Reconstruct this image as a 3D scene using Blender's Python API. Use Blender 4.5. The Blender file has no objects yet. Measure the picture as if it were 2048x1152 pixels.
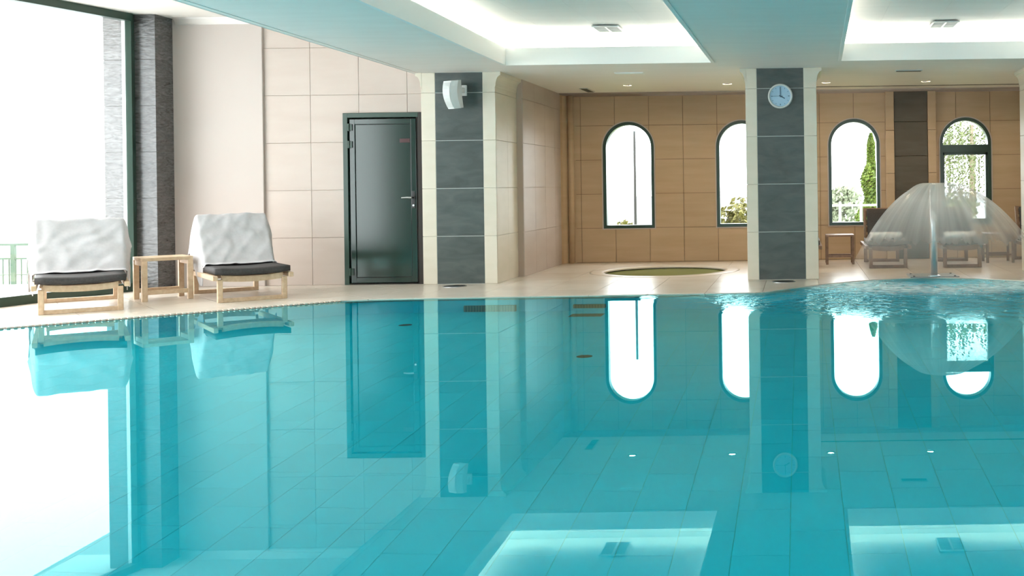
import bpy, bmesh, math, random
from mathutils import Vector, Matrix, noise
random.seed(7)
S = bpy.context.scene
COL = S.collection
PI = math.pi

# ------------------------------------------------------------------ camera, sky, exposure
W_, H_ = 2048.0, 1152.0
F_PX, PX, PY, ROLL, HC = 2100.0, 1600.0, 370.0, 0.0135, 1.15
cam_d = bpy.data.cameras.new('camera')
cam = bpy.data.objects.new('camera', cam_d)
COL.objects.link(cam)
cam.location = (0, 0, HC)
cam.rotation_euler = (PI/2, 0, 0)
cam.rotation_euler = (Matrix.Rotation(PI/2, 4, 'X') @ Matrix.Rotation(-ROLL, 4, 'Z')).to_euler()
cam_d.sensor_width = 36.0
cam_d.lens = 36.0 * F_PX / W_
cam_d.shift_x = (W_/2 - PX) / W_
cam_d.shift_y = -(H_/2 - PY) / W_
cam_d.clip_end = 5000
S.camera = cam

world = bpy.data.worlds.new('overcast_sky')
S.world = world
world.use_nodes = True
wn = world.node_tree
wn.nodes.clear()
wo = wn.nodes.new('ShaderNodeOutputWorld')
wb = wn.nodes.new('ShaderNodeBackground')
wb.inputs['Strength'].default_value = 5.2
tc = wn.nodes.new('ShaderNodeTexCoord')
sx = wn.nodes.new('ShaderNodeSeparateXYZ')
wr = wn.nodes.new('ShaderNodeValToRGB')
wr.color_ramp.elements[0].position = 0.0
wr.color_ramp.elements[0].color = (0.93, 0.97, 1.0, 1)
wr.color_ramp.elements[1].position = 0.6
wr.color_ramp.elements[1].color = (1.0, 1.0, 1.0, 1)
wn.links.new(tc.outputs['Generated'], sx.inputs[0])
wn.links.new(sx.outputs['Z'], wr.inputs[0])
wn.links.new(wr.outputs[0], wb.inputs['Color'])
wn.links.new(wb.outputs[0], wo.inputs[0])
LED_STRENGTH = 8.5
SPOT_STRENGTH = 190.0
POOL_LAMP = 33.0

S.view_settings.view_transform = 'Standard'
S.view_settings.look = 'None'
S.view_settings.gamma = 1.0
S.view_settings.use_curve_mapping = False
S.view_settings.exposure = 0.82

# ------------------------------------------------------------------ helpers
def sub(a, b): return Vector(a) - Vector(b)

def link(name, me, parent=None, loc=None):
    o = bpy.data.objects.new(name, me)
    COL.objects.link(o)
    if parent: o.parent = parent
    if loc: o.location = loc
    return o

def obj(name, bm, mat, parent=None, smooth=False, loc=None, label=None):
    me = bpy.data.meshes.new(name)
    bmesh.ops.recalc_face_normals(bm, faces=bm.faces)
    bm.to_mesh(me); bm.free()
    if mat: me.materials.append(mat)
    if smooth:
        for p in me.polygons: p.use_smooth = True
    o = link(name, me, parent, loc)
    if label: o['label'] = label
    return o

def tag(o, label, cat, group=None, kind=None):
    o['label'] = label; o['category'] = cat
    if group: o['group'] = group
    if kind: o['kind'] = kind
    return o

def structure(o):
    o['kind'] = 'structure'
    return o

def empty(name, loc=(0, 0, 0), rz=0.0):
    o = bpy.data.objects.new(name, None)
    COL.objects.link(o)
    o.location = loc; o.rotation_euler = (0, 0, rz)
    o.empty_display_size = 0.1
    return o

def copy_tree(o, parent=None):
    c = o.copy(); COL.objects.link(c)
    if parent: c.parent = parent
    for ch in list(o.children): copy_tree(ch, c)
    return c

def BM(): return bmesh.new()

def box(bm, x0, x1, y0, y1, z0, z1, bev=0.0, mtx=None):
    r = bmesh.ops.create_cube(bm, size=1.0)
    vs = r['verts']
    for v in vs:
        v.co = Vector(((x0+x1)/2 + v.co.x*(x1-x0), (y0+y1)/2 + v.co.y*(y1-y0), (z0+z1)/2 + v.co.z*(z1-z0)))
    if bev > 0:
        es = list({e for v in vs for e in v.link_edges})
        n0 = len(bm.verts)
        rb = bmesh.ops.bevel(bm, geom=es, offset=bev, segments=2, profile=0.5, affect='EDGES')
        vs = list({v for f in rb['faces'] for v in f.verts} | {v for v in vs if v.is_valid})
    if mtx is not None:
        for v in vs: v.co = mtx @ v.co
    return bm

def bar(bm, a, b, w, h, bev=0.0, up=(0, 0, 1)):
    """a box-section bar from a to b; w across, h along 'up'"""
    a = Vector(a); b = Vector(b); d = b-a; L = d.length; y = d/L
    up = Vector(up); x = y.cross(up).normalized(); z = x.cross(y)
    m = Matrix((x, y, z)).transposed().to_4x4(); m.translation = (a+b)/2
    return box(bm, -w/2, w/2, -L/2, L/2, -h/2, h/2, bev, m)

def prism(bm, pts, axis, c0, c1):
    """extrude polygon pts (2-D) along axis ('x','y','z') between c0 and c1"""
    def P(p, c):
        return {'x': (c, p[0], p[1]), 'y': (p[0], c, p[1]), 'z': (p[0], p[1], c)}[axis]
    A = [bm.verts.new(P(p, c0)) for p in pts]
    B = [bm.verts.new(P(p, c1)) for p in pts]
    n = len(pts)
    bm.faces.new(A); bm.faces.new(B[::-1])
    for i in range(n): bm.faces.new((A[i], B[i], B[(i+1) % n], A[(i+1) % n]))
    return bm

def tube(bm, pts, r, n=12, cap=True):
    pts = [Vector(p) for p in pts]
    rs = r if isinstance(r, (list, tuple)) else [r]*len(pts)
    rings = []
    for i, p in enumerate(pts):
        d = (pts[min(i+1, len(pts)-1)] - pts[max(i-1, 0)]).normalized()
        u = d.cross(Vector((0, 0, 1)))
        if u.length < 1e-3: u = Vector((1, 0, 0))
        u.normalize(); v = d.cross(u)
        rings.append([bm.verts.new(p + (u*math.cos(2*PI*k/n) + v*math.sin(2*PI*k/n))*rs[i]) for k in range(n)])
    for a, b in zip(rings, rings[1:]):
        for k in range(n): bm.faces.new((a[k], a[(k+1) % n], b[(k+1) % n], b[k]))
    if cap:
        bm.faces.new(rings[0][::-1]); bm.faces.new(rings[-1])
    return bm

def lathe(bm, prof, n=32, c=(0, 0, 0), axis='z'):
    """prof: list of (r, h); closed at both ends"""
    def P(r, h, a):
        if axis == 'z': return Vector((c[0]+r*math.cos(a), c[1]+r*math.sin(a), c[2]+h))
        return Vector((c[0]+r*math.cos(a), c[1]+h, c[2]+r*math.sin(a)))
    rings = []
    for r, h in prof:
        rings.append([bm.verts.new(P(r, h, 2*PI*k/n)) for k in range(n)])
    for a, b in zip(rings, rings[1:]):
        for k in range(n): bm.faces.new((a[k], a[(k+1) % n], b[(k+1) % n], b[k]))
    bm.faces.new(rings[0][::-1]); bm.faces.new(rings[-1])
    return bm

def fill2d(outline, holes=()):
    bm = BM()
    for loop in [outline, *holes]:
        vs = [bm.verts.new((p[0], p[1], 0)) for p in loop]
        for i in range(len(vs)): bm.edges.new((vs[i], vs[(i+1) % len(vs)]))
    bmesh.ops.triangle_fill(bm, use_beauty=True, use_dissolve=False, edges=bm.edges[:], normal=(0, 0, 1))
    return bm

def slab(outline, holes, frame, thick):
    """plate with holes: front face in the frame's plane, 'thick' behind it"""
    bm = fill2d(outline, holes)
    r = bmesh.ops.extrude_face_region(bm, geom=bm.faces[:])
    for v in r['geom']:
        if isinstance(v, bmesh.types.BMVert): v.co.z -= thick
    bmesh.ops.transform(bm, matrix=frame, verts=bm.verts)
    return bm

def frame(o, u, v):
    u = Vector(u).normalized(); v = Vector(v).normalized(); n = u.cross(v)
    m = Matrix((u, v, n)).transposed().to_4x4(); m.translation = Vector(o)
    return m

def in_frame(p, m=60):
    y = p[1]
    if y < 0.5: return False
    x = PX + p[0]*F_PX/y; yy = PY + (HC-p[2])*F_PX/y - ROLL*p[0]*F_PX/y
    return -m < x < W_+m and -m < yy < H_+m

def tiles(parent, outline, holes, fr, su, sv, ou, ov, gap, thick, mat, name='tile', offset=0.0, limit=300, bev=0.0):
    """cut a plate into separate tiles on a grid, each its own object; tiles outside the view are joined into one"""
    bm = fill2d(outline, holes)
    us = [v.co.x for v in bm.verts]; vs = [v.co.y for v in bm.verts]
    def cuts(lo, hi, s, o):
        k = math.floor((lo-o)/s)
        while o+k*s <= hi:
            yield o+k*s-gap/2; yield o+k*s+gap/2
            k += 1
    for c in cuts(min(us), max(us), su, ou):
        bmesh.ops.bisect_plane(bm, geom=bm.verts[:]+bm.edges[:]+bm.faces[:], dist=1e-6, plane_co=(c, 0, 0), plane_no=(1, 0, 0))
    for c in cuts(min(vs), max(vs), sv, ov):
        bmesh.ops.bisect_plane(bm, geom=bm.verts[:]+bm.edges[:]+bm.faces[:], dist=1e-6, plane_co=(0, c, 0), plane_no=(0, 1, 0))
    cells = {}
    for f in bm.faces:
        c = f.calc_center_median()
        fu = (c.x-ou)/su; fv = (c.y-ov)/sv
        if min(fu % 1, 1-fu % 1)*su < gap/2 or min(fv % 1, 1-fv % 1)*sv < gap/2: continue
        cells.setdefault((math.floor(fu), math.floor(fv)), []).append([tuple(v.co) for v in f.verts])
    bm.free()
    recs = []
    for key, fs in cells.items():
        P = [p for f in fs for p in f]
        c = Vector((sum(p[0] for p in P)/len(P), sum(p[1] for p in P)/len(P), 0))
        w = fr @ c
        recs.append((not in_frame(w), w.length, fs, c, w))
    recs.sort(key=lambda r: (r[0], r[1]))
    rest = BM(); nrest = 0; out = []
    R = fr.to_3x3().to_4x4()
    for i, (hid, d, fs, c, w) in enumerate(recs):
        b = BM(); idx = {}
        def V(p):
            k = (round(p[0], 5), round(p[1], 5))
            if k not in idx: idx[k] = b.verts.new((p[0]-c.x, p[1]-c.y, offset+thick))
            return idx[k]
        for f in fs:
            q = []
            for p in f:
                v = V(p)
                if v not in q: q.append(v)
            if len(q) > 2:
                try: b.faces.new(q)
                except ValueError: pass
        bmesh.ops.dissolve_limit(b, angle_limit=0.01, verts=b.verts[:], edges=b.edges[:])
        r = bmesh.ops.extrude_face_region(b, geom=b.faces[:])
        for v in r['geom']:
            if isinstance(v, bmesh.types.BMVert): v.co.z -= thick
        bmesh.ops.transform(b, matrix=R, verts=b.verts)
        if hid or i >= limit:
            bmesh.ops.translate(b, vec=w, verts=b.verts)
            me = bpy.data.meshes.new('tmp'); b.to_mesh(me); b.free()
            rest.from_mesh(me); bpy.data.meshes.remove(me); nrest += 1
        else:
            out.append(obj(name, b, mat, parent, loc=tuple(w - (parent.location if parent else Vector((0,0,0))))))
    if nrest:
        o = obj('outer_'+name+'s', rest, mat, parent, loc=tuple(-parent.location) if parent else None); o['kind'] = 'stuff'
    else: rest.free()
    return out

# ------------------------------------------------------------------ materials
def mat(name, color=(.8, .8, .8), rough=.5, metal=0.0, spec=0.5):
    m = bpy.data.materials.new(name); m.use_nodes = True
    b = m.node_tree.nodes['Principled BSDF']
    b.inputs['Base Color'].default_value = (*color, 1)
    b.inputs['Roughness'].default_value = rough
    b.inputs['Metallic'].default_value = metal
    b.inputs['Specular IOR Level'].default_value = spec
    return m

def N(m, t, **kw):
    n = m.node_tree.nodes.new(t)
    for k, v in kw.items():
        if k in n.inputs: n.inputs[k].default_value = v
        else: setattr(n, k, v)
    return n
def L(m, a, b): m.node_tree.links.new(a, b)

def textured(name, c1, c2, scale=(1, 1, 1), nscale=3.0, detail=5, rough=.5, bump=0.0, bscale=None, per_object=0.0, spec=.5, coords='Object', distort=0.0):
    """base colour wanders between c1 and c2 with a stretched noise; optional fine relief and slight per-piece variation"""
    m = mat(name, c1, rough, 0, spec)
    b = m.node_tree.nodes['Principled BSDF']
    tcn = N(m, 'ShaderNodeTexCoord'); mp = N(m, 'ShaderNodeMapping'); mp.inputs['Scale'].default_value = scale
    g = N(m, 'ShaderNodeNewGeometry')
    L(m, (g.outputs['Position'] if coords == 'World' else tcn.outputs['Object']), mp.inputs[0])
    nz = N(m, 'ShaderNodeTexNoise', Scale=nscale, Detail=detail, Distortion=distort)
    L(m, mp.outputs[0], nz.inputs['Vector'])
    rp = N(m, 'ShaderNodeValToRGB')
    rp.color_ramp.elements[0].position = .3; rp.color_ramp.elements[0].color = (*c1, 1)
    rp.color_ramp.elements[1].position = .7; rp.color_ramp.elements[1].color = (*c2, 1)
    L(m, nz.outputs[0], rp.inputs[0])
    last = rp.outputs[0]
    if per_object:
        oi = N(m, 'ShaderNodeObjectInfo'); mr = N(m, 'ShaderNodeMapRange')
        mr.inputs['To Min'].default_value = 1-per_object; mr.inputs['To Max'].default_value = 1+per_object
        L(m, oi.outputs['Random'], mr.inputs['Value'])
        hs = N(m, 'ShaderNodeHueSaturation')
        L(m, mr.outputs[0], hs.inputs['Value']); L(m, last, hs.inputs['Color']); last = hs.outputs[0]
    L(m, last, b.inputs['Base Color'])
    if bump:
        nb = N(m, 'ShaderNodeTexNoise', Scale=bscale or nscale*4, Detail=6)
        L(m, mp.outputs[0], nb.inputs['Vector'])
        bp = N(m, 'ShaderNodeBump', Strength=bump, Distance=.02)
        L(m, nb.outputs[0], bp.inputs['Height']); L(m, bp.outputs[0], b.inputs['Normal'])
    return m

def emission(name, color, strength):
    m = bpy.data.materials.new(name); m.use_nodes = True
    nt = m.node_tree; nt.nodes.clear()
    o = nt.nodes.new('ShaderNodeOutputMaterial'); e = nt.nodes.new('ShaderNodeEmission')
    e.inputs[0].default_value = (*color, 1); e.inputs[1].default_value = strength
    nt.links.new(e.outputs[0], o.inputs[0])
    return m

def fresnel_clear(name, tint, r0=.04, rough=0.0):
    """clear sheet: symmetrical Schlick mirror over a tinted see-through"""
    m = bpy.data.materials.new(name); m.use_nodes = True
    nt = m.node_tree; nt.nodes.clear()
    out = N(m, 'ShaderNodeOutputMaterial'); lw = N(m, 'ShaderNodeLayerWeight', Blend=.5)
    pw = N(m, 'ShaderNodeMath', operation='POWER'); pw.inputs[1].default_value = 5
    ma = N(m, 'ShaderNodeMath', operation='MULTIPLY_ADD'); ma.inputs[1].default_value = 1-r0; ma.inputs[2].default_value = r0
    L(m, lw.outputs['Facing'], pw.inputs[0]); L(m, pw.outputs[0], ma.inputs[0])
    tr = N(m, 'ShaderNodeBsdfTransparent'); tr.inputs[0].default_value = (*tint, 1)
    gl = N(m, 'ShaderNodeBsdfGlossy', Roughness=rough); gl.inputs['Color'].default_value = (1, 1, 1, 1)
    mx = N(m, 'ShaderNodeMixShader')
    L(m, ma.outputs[0], mx.inputs[0]); L(m, tr.outputs[0], mx.inputs[1]); L(m, gl.outputs[0], mx.inputs[2])
    L(m, mx.outputs[0], out.inputs[0])
    return m

M = {}
M['near_tile'] = textured('beige_wall_tile', (.51, .42, .365), (.545, .46, .405), (1, 1, 4), 1.6, rough=.42, per_object=.02, coords='World', spec=.4)
M['far_tile'] = textured('tan_wall_tile', (.50, .355, .21), (.56, .40, .25), (.6, 1, 5), 2.2, rough=.4, per_object=.035, coords='World', spec=.35)
M['grout'] = mat('beige_grout', (.50, .40, .32), .8)
M['far_grout'] = mat('tan_grout', (.24, .16, .09), .8)
M['plaster'] = textured('cream_plaster', (.505, .435, .395), (.52, .455, .415), (1, 1, 1), 1.2, rough=.6, coords='World')
M['ceiling'] = textured('ceiling_plaster', (.90, .85, .80), (.86, .81, .76), (1, 6, 1), 1.2, rough=.65, coords='World', bump=.05)
M['cove'] = mat('white_cove_paint', (.86, .87, .84), .55)
M['deck'] = textured('cream_deck_tile', (.70, .615, .52), (.76, .68, .585), (1, 1, 1), 2.0, rough=.26, per_object=.02, coords='World', spec=.5)
M['deck_grout'] = mat('deck_grout', (.52, .46, .40), .7)
M['cream_strip'] = textured('cream_pillar_tile', (.70, .635, .51), (.75, .68, .565), (1, 1, 3), 2.5, rough=.45, per_object=.02, coords='World')
M['strip_grout'] = mat('pillar_grout', (.55, .5, .42), .7)
M['slate'] = textured('grey_slate_tile', (.048, .062, .058), (.085, .102, .097), (2, 1, 6), 1.6, 7, rough=.42, bump=.08, bscale=9, per_object=.06, coords='World', distort=.8)
M['slate_grout'] = mat('pale_slate_joint', (.50, .52, .50), .8)
M['brown_slate'] = textured('brown_slate_tile', (.075, .06, .04), (.11, .09, .065), (1, 1, 4), 2, 6, rough=.55, per_object=.08, coords='World', distort=.5)
M['pier_slate'] = textured('rippled_slate', (.035, .033, .032), (.14, .138, .138), (4, 4, 16), 1.5, 8, rough=.25, bump=.35, bscale=2.0, coords='World', distort=2.0, spec=.8)
M['green'] = mat('dark_green_paint', (.022, .055, .038), .3)
M['door_green'] = mat('glossy_green_door', (.008, .030, .022), .14, spec=.68)
M['black_gap'] = mat('dark_brown_rebate', (.018, .011, .007), .6)
M['steel'] = mat('brushed_steel', (.62, .64, .65), .28, 1.0)
M['baffle'] = mat('matt_black_baffle', (.001, .001, .001), 1.0, 0, 0.0)
M['black'] = mat('black_plastic', (.02, .02, .02), .45)
M['dark_red'] = mat('dark_red_plate', (.06, .015, .015), .5)
M['glass'] = fresnel_clear('clear_glass', (.97, .985, .98), .04)
M['wood'] = textured('weathered_teak', (.58, .40, .25), (.72, .55, .38), (14, 2, 14), 1.6, 6, rough=.55, per_object=.06)
M['dark_wood'] = textured('dark_teak', (.20, .12, .075), (.29, .18, .12), (14, 2, 14), 1.6, 6, rough=.5, per_object=.06)
M['cushion'] = textured('charcoal_cushion', (.045, .04, .04), (.065, .058, .057), (1, 1, 1), 60, 2, rough=.7, spec=.4)
M['taupe'] = textured('taupe_cushion', (.13, .115, .11), (.17, .15, .145), (1, 1, 1), 60, 2, rough=.75)
M['towel'] = textured('white_towel', (.56, .54, .555), (.59, .575, .585), (1, 1, 1), 40, 2, rough=.9, bump=.12, bscale=180, spec=.1)
M['white_terry'] = textured('white_terry', (.82, .82, .81), (.86, .86, .85), (1, 1, 1), 40, 2, rough=.9, spec=.1)
M['white_plastic'] = mat('white_plastic', (.78, .80, .79), .4)
M['mid_grey'] = mat('mid_grey_metal', (.26, .28, .27), .5)
M['pale_grey'] = mat('pale_grey_plastic', (.60, .62, .60), .45)
M['clock_face'] = textured('pale_blue_clock_face', (.34, .52, .68), (.44, .62, .76), (1, 1, 1), 6, 3, rough=.12, spec=.6)
M['clock_ink'] = mat('clock_ink', (.04, .09, .15), .5)
M['pool_tile'] = textured('turquoise_pool_tile', (.0, .76, .93), (.0, .80, .97), (1, 1, 1), .7, 3, rough=.35, per_object=.03, coords='World')
M['pool_grout'] = mat('green_pool_grout', (.02, .74, .70), .8)
M['grille'] = mat('brown_grille', (.20, .14, .10), .6)
M['green_tub'] = mat('olive_tub_tile', (.42, .43, .17), .4)
M['led'] = emission('led_strip', (1.0, 1.0, .92), LED_STRENGTH)
M['spot'] = emission('warm_downlight', (1.0, .82, .58), SPOT_STRENGTH)
M['globe'] = emission('lamp_globe', (1.0, .98, .94), 7.0)
M['soffit'] = mat('white_soffit_paint', (.50, .47, .46), .6)
M['terrace'] = mat('pale_terrace', (.55, .55, .53), .7)
M['rail_green'] = mat('sage_railing', (.035, .07, .04), .5)
M['white_paint'] = mat('white_paint', (.80, .80, .79), .5)
M['bark'] = textured('bark', (.16, .12, .09), (.24, .19, .14), (4, 4, 1), 6, 4, rough=.8)
M['sea'] = textured('hazy_sea', (.17, .20, .215), (.19, .215, .225), (1, 1, 1), .02, 4, rough=.6)  # bluish haze over the water is put into the sea colour

def leaf(name, c1, c2):
    return textured(name, c1, c2, (1, 1, 1), 9, 3, rough=.6)
M['leaf_lime'] = leaf('lime_cypress_foliage', (.06, .11, .008), (.13, .19, .015))
M['leaf_haze'] = leaf('pale_hazy_foliage', (.14, .17, .10), (.20, .23, .15))  # distance haze is mixed into this leaf colour as paleness
M['leaf_willow'] = leaf('willow_foliage', (.05, .075, .018), (.12, .145, .05))
M['leaf_autumn'] = leaf('yellow_green_foliage', (.07, .07, .01), (.16, .145, .03))
M['grass'] = textured('garden_grass', (.12, .16, .05), (.20, .24, .08), (1, 1, 1), 3, 4, rough=.8)

# ------------------------------------------------------------------ layout constants
YF = 16.1            # far (window) wall
YD = 12.9            # wall with the green door
YP = 12.8            # pillar fronts
ZC = 2.58            # lowered ceiling
ZR = 3.29            # raised ceiling beside the glass
WL = -0.010          # water level
PD = 1.20            # pool depth
def xg(y): return -7.93 - .22*(12.5-max(y, 9.2))     # line of the glass wall (bends at y = 9.2)

POOL = [(-6.992, 9.155), (-5.19, 10.78), (-4.99, 10.95), (-4.80, 11.08), (-4.5, 11.16), (-4.1, 11.20), (-3.22, 11.225), (-1.093, 11.30), (-.50, 11.32), (-.40, 11.37),
        (-.127, 11.716), (.215, 12.132), (.577, 12.451), (.90, 12.66), (1.205, 12.79), (1.5, 12.83), (1.8, 12.79), (2.1, 12.66),
        (2.6, 12.25), (3.0, 11.8), (3.4, 11.33), (6.2, 11.33), (6.2, 1.9), (-8.0, 1.9), (-8.0, 6.0), (-7.7, 8.525)]
JAC_C, JAC_R = (-1.86, 14.38), .86
def circle(c, r, n=40): return [(c[0]+r*math.cos(2*PI*k/n), c[1]+r*math.sin(2*PI*k/n)) for k in range(n)]

# ------------------------------------------------------------------ floor
FLOOR = [(-9.0, -4.6), (7.2, -4.6), (7.2, 16.2), (-3.75, 16.2), (-3.75, 13.4), (-8.25, 13.4), (-8.25, 12.5), (-9.0, 9.0)]
ZID = frame((0, 0, 0), (1, 0, 0), (0, 1, 0))
G = .014
fb = slab(FLOOR, [POOL, circle(JAC_C, JAC_R)], frame((0, 0, -G), (1, 0, 0), (0, 1, 0)), .22)
floor = structure(obj('floor', fb, M['deck_grout']))
a = math.radians(41.7)
# left deck, tiles laid square to the slanting pool edge
LEFT = [(-8.9, 9.2), (-8.4, 11.5), (-8.25, 12.5), (-8.25, 12.95), (-4.6, 12.95), (-4.6, 11.14), (-4.80, 11.08), (-4.99, 10.95), (-5.19, 10.78), (-6.992, 9.155), (-7.7, 8.525), (-7.8, 7.2), (-8.9, 7.2)]
ca, sa = math.cos(a), math.sin(a)
rot = [(x*ca+y*sa, -x*sa+y*ca) for x, y in LEFT]
tiles(floor, rot, [], frame((0, 0, 0), (ca, sa, 0), (-sa, ca, 0)), .62, .62, .28, .12, .006, G, M['deck'], offset=-G, limit=150)
RIGHT = [(-4.594, 12.95), (-3.78, 12.95), (-3.78, 16.1), (7.1, 16.1), (7.1, 11.33), (3.4, 11.33), (3.0, 11.8), (2.6, 12.25), (2.1, 12.66), (1.8, 12.79), (1.5, 12.83),
         (1.205, 12.79), (.90, 12.66), (.577, 12.451), (.215, 12.132), (-.127, 11.716), (-.40, 11.37), (-.50, 11.32), (-1.093, 11.30), (-3.22, 11.225), (-4.1, 11.20), (-4.5, 11.16), (-4.594, 11.14)]
tiles(floor, RIGHT, [circle(JAC_C, JAC_R)], ZID, .62, .62, .2, .1, .004, G, M['deck'], offset=-G, limit=150)
# near bank under and behind the camera, right bank and left bank
nb = BM(); box(nb, -8.9, 7.1, -4.5, 1.9, -G, 0); box(nb, -8.9, -8.0, 1.9, 7.2, -G, 0); box(nb, 6.2, 7.1, 1.9, 11.33, -G, 0)
o = obj('outer_deck', nb, M['deck'], floor)

# ------------------------------------------------------------------ pool basin and water
ring = BM()
n = len(POOL)
top = [ring.verts.new((x, y, -G)) for x, y in POOL]; bot = [ring.verts.new((x, y, WL-PD-.02)) for x, y in POOL]
for i in range(n): ring.faces.new((top[i], top[(i+1) % n], bot[(i+1) % n], bot[i]))
basin = structure(obj('pool_basin', ring, M['pool_tile']))
fb = BM(); box(fb, -9.2, 6.4, 1.7, 13.1, WL-PD-.12, WL-PD-.005)
obj('pool_floor', fb, M['pool_grout'], basin)
# pool floor tiles in staggered columns
tb = BM(); box(tb, -.1235, .1235, -.2485, .2485, -.005, 0)
bmesh.ops.recalc_face_normals(tb, faces=tb.faces)
tme = bpy.data.meshes.new('tile'); tb.to_mesh(tme); tb.free(); tme.materials.append(M['pool_tile'])
spots = []
k0 = -31
for k in range(-38, 27):
    for j in range(3, 26):
        x = .06 + k*.25; y = j*.50 + (.25 if k % 2 else 0)
        if -9.1 < x < 6.3 and 1.8 < y < 13: spots.append((y < 4.2 or not in_frame((x, y, 0), 20), y, x))
spots.sort()
rest = BM()
for i, (hid, y, x) in enumerate(spots):
    if not hid and i < 300: link('tile', tme, basin, (x, y, WL-PD))
    else: box(rest, x-.1235, x+.1235, y-.2485, y+.2485, WL-PD-.005, WL-PD)
o = obj('outer_tiles', rest, M['pool_tile'], basin); o['kind'] = 'stuff'
# wall inlets, a step line and floor drains seen through the water
for (x0, x1, y, z0, z1) in ((-3.60, -3.05, 11.22, -1.17, -.68), (-2.44, -2.10, 11.25, -1.0, -.72)):
    gb = BM(); box(gb, x0, x1, y-.035, y+.02, z0, z1)
    g = obj('inlet_grille', gb, M['grille'], basin)
    sb = BM()
    kk = 0
    while x0+.02+kk*.03 < x1-.02:
        box(sb, x0+.02+kk*.03, x0+.034+kk*.03, y-.041, y-.034, z0+.006, z1-.006); kk += 1
    s = obj('grille_bars', sb, M['black'], g); s['kind'] = 'stuff'
lb = BM(); box(lb, -2.40, -2.06, 10.78, 11.0, WL-PD, WL-PD+.006)
obj('floor_grille', lb, M['grille'], basin)
for (x, y) in ((-3.89, 10.3), (-1.77, 8.53)):
    db = BM(); lathe(db, [(.065, 0), (.065, .006), (.05, .012)], 20, (x, y, WL-PD))
    obj('floor_drain', db, M['black'], basin)

# underwater lamps in the near and right pool walls
M['pool_lamp'] = emission('underwater_lamp', (.86, .97, 1.0), POOL_LAMP)
for (x, y, ax) in ((-4.2, 1.9, 'y'), (-1.6, 1.9, 'y'), (1.0, 1.9, 'y'), (3.6, 1.9, 'y'), (6.2, 4.0, 'x'), (6.2, 7.0, 'x'), (6.2, 10.0, 'x')):
    t = math.radians(0 if ax == 'y' else 90)
    b = BM(); lathe(b, [(.17, -.01), (.17, .02), (.14, .03), (.14, .012)], 28, (0, 0, 0), 'y')
    l_ = obj('pool_lamp', b, M['steel'], basin, loc=(x, y, WL-.62)); l_.rotation_euler = (0, 0, t)
    b = BM(); lathe(b, [(.138, .013), (.138, .02), (.10, .026)], 28, (0, 0, 0), 'y'); obj('lens', b, M['pool_lamp'], l_)
mw = bpy.data.materials.new('pool_water'); mw.use_nodes = True
mw.node_tree.nodes.clear()
out = N(mw, 'ShaderNodeOutputMaterial')
geo = N(mw, 'ShaderNodeNewGeometry')
FC = (1.72, 12.3, 0)
vs_ = N(mw, 'ShaderNodeVectorMath', operation='SUBTRACT'); vs_.inputs[1].default_value = FC
sc_ = N(mw, 'ShaderNodeVectorMath', operation='MULTIPLY'); sc_.inputs[1].default_value = (1.0, 1.0, 0)
ln_ = N(mw, 'ShaderNodeVectorMath', operation='LENGTH')
L(mw, geo.outputs['Position'], vs_.inputs[0]); L(mw, vs_.outputs[0], sc_.inputs[0]); L(mw, sc_.outputs[0], ln_.inputs[0])
rip = N(mw, 'ShaderNodeMapRange'); rip.inputs['From Min'].default_value = 2.6; rip.inputs['From Max'].default_value = 3.7
rip.inputs['To Min'].default_value = 1.0; rip.inputs['To Max'].default_value = 0.0
L(mw, ln_.outputs['Value'], rip.inputs['Value'])
rp2 = N(mw, 'ShaderNodeMath', operation='POWER'); rp2.inputs[1].default_value = 1.6
L(mw, rip.outputs[0], rp2.inputs[0])
mpw = N(mw, 'ShaderNodeMapping'); mpw.inputs['Scale'].default_value = (1, 1, 1)
L(mw, geo.outputs['Position'], mpw.inputs[0])
nzw = N(mw, 'ShaderNodeTexNoise', Scale=6.0, Detail=4, Roughness=.55)
L(mw, mpw.outputs[0], nzw.inputs['Vector'])
hm = N(mw, 'ShaderNodeMath', operation='MULTIPLY'); L(mw, nzw.outputs[0], hm.inputs[0]); L(mw, rp2.outputs[0], hm.inputs[1])
bpw = N(mw, 'ShaderNodeBump', Strength=1.0, Distance=.085)
L(mw, hm.outputs[0], bpw.inputs['Height'])
fa = N(mw, 'ShaderNodeFresnel', IOR=1.33); L(mw, bpw.outputs[0], fa.inputs['Normal'])
trw = N(mw, 'ShaderNodeBsdfRefraction', IOR=1.33, Roughness=0.0); trw.inputs['Color'].default_value = (.80, 1.0, 1.0, 1)
L(mw, bpw.outputs[0], trw.inputs['Normal'])
glw = N(mw, 'ShaderNodeBsdfGlossy', Roughness=.0); glw.inputs['Color'].default_value = (.52, 1.0, 1.0, 1)
L(mw, bpw.outputs[0], glw.inputs['Normal'])
mxw = N(mw, 'ShaderNodeMixShader')
L(mw, fa.outputs[0], mxw.inputs[0]); L(mw, trw.outputs[0], mxw.inputs[1]); L(mw, glw.outputs[0], mxw.inputs[2])
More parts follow.
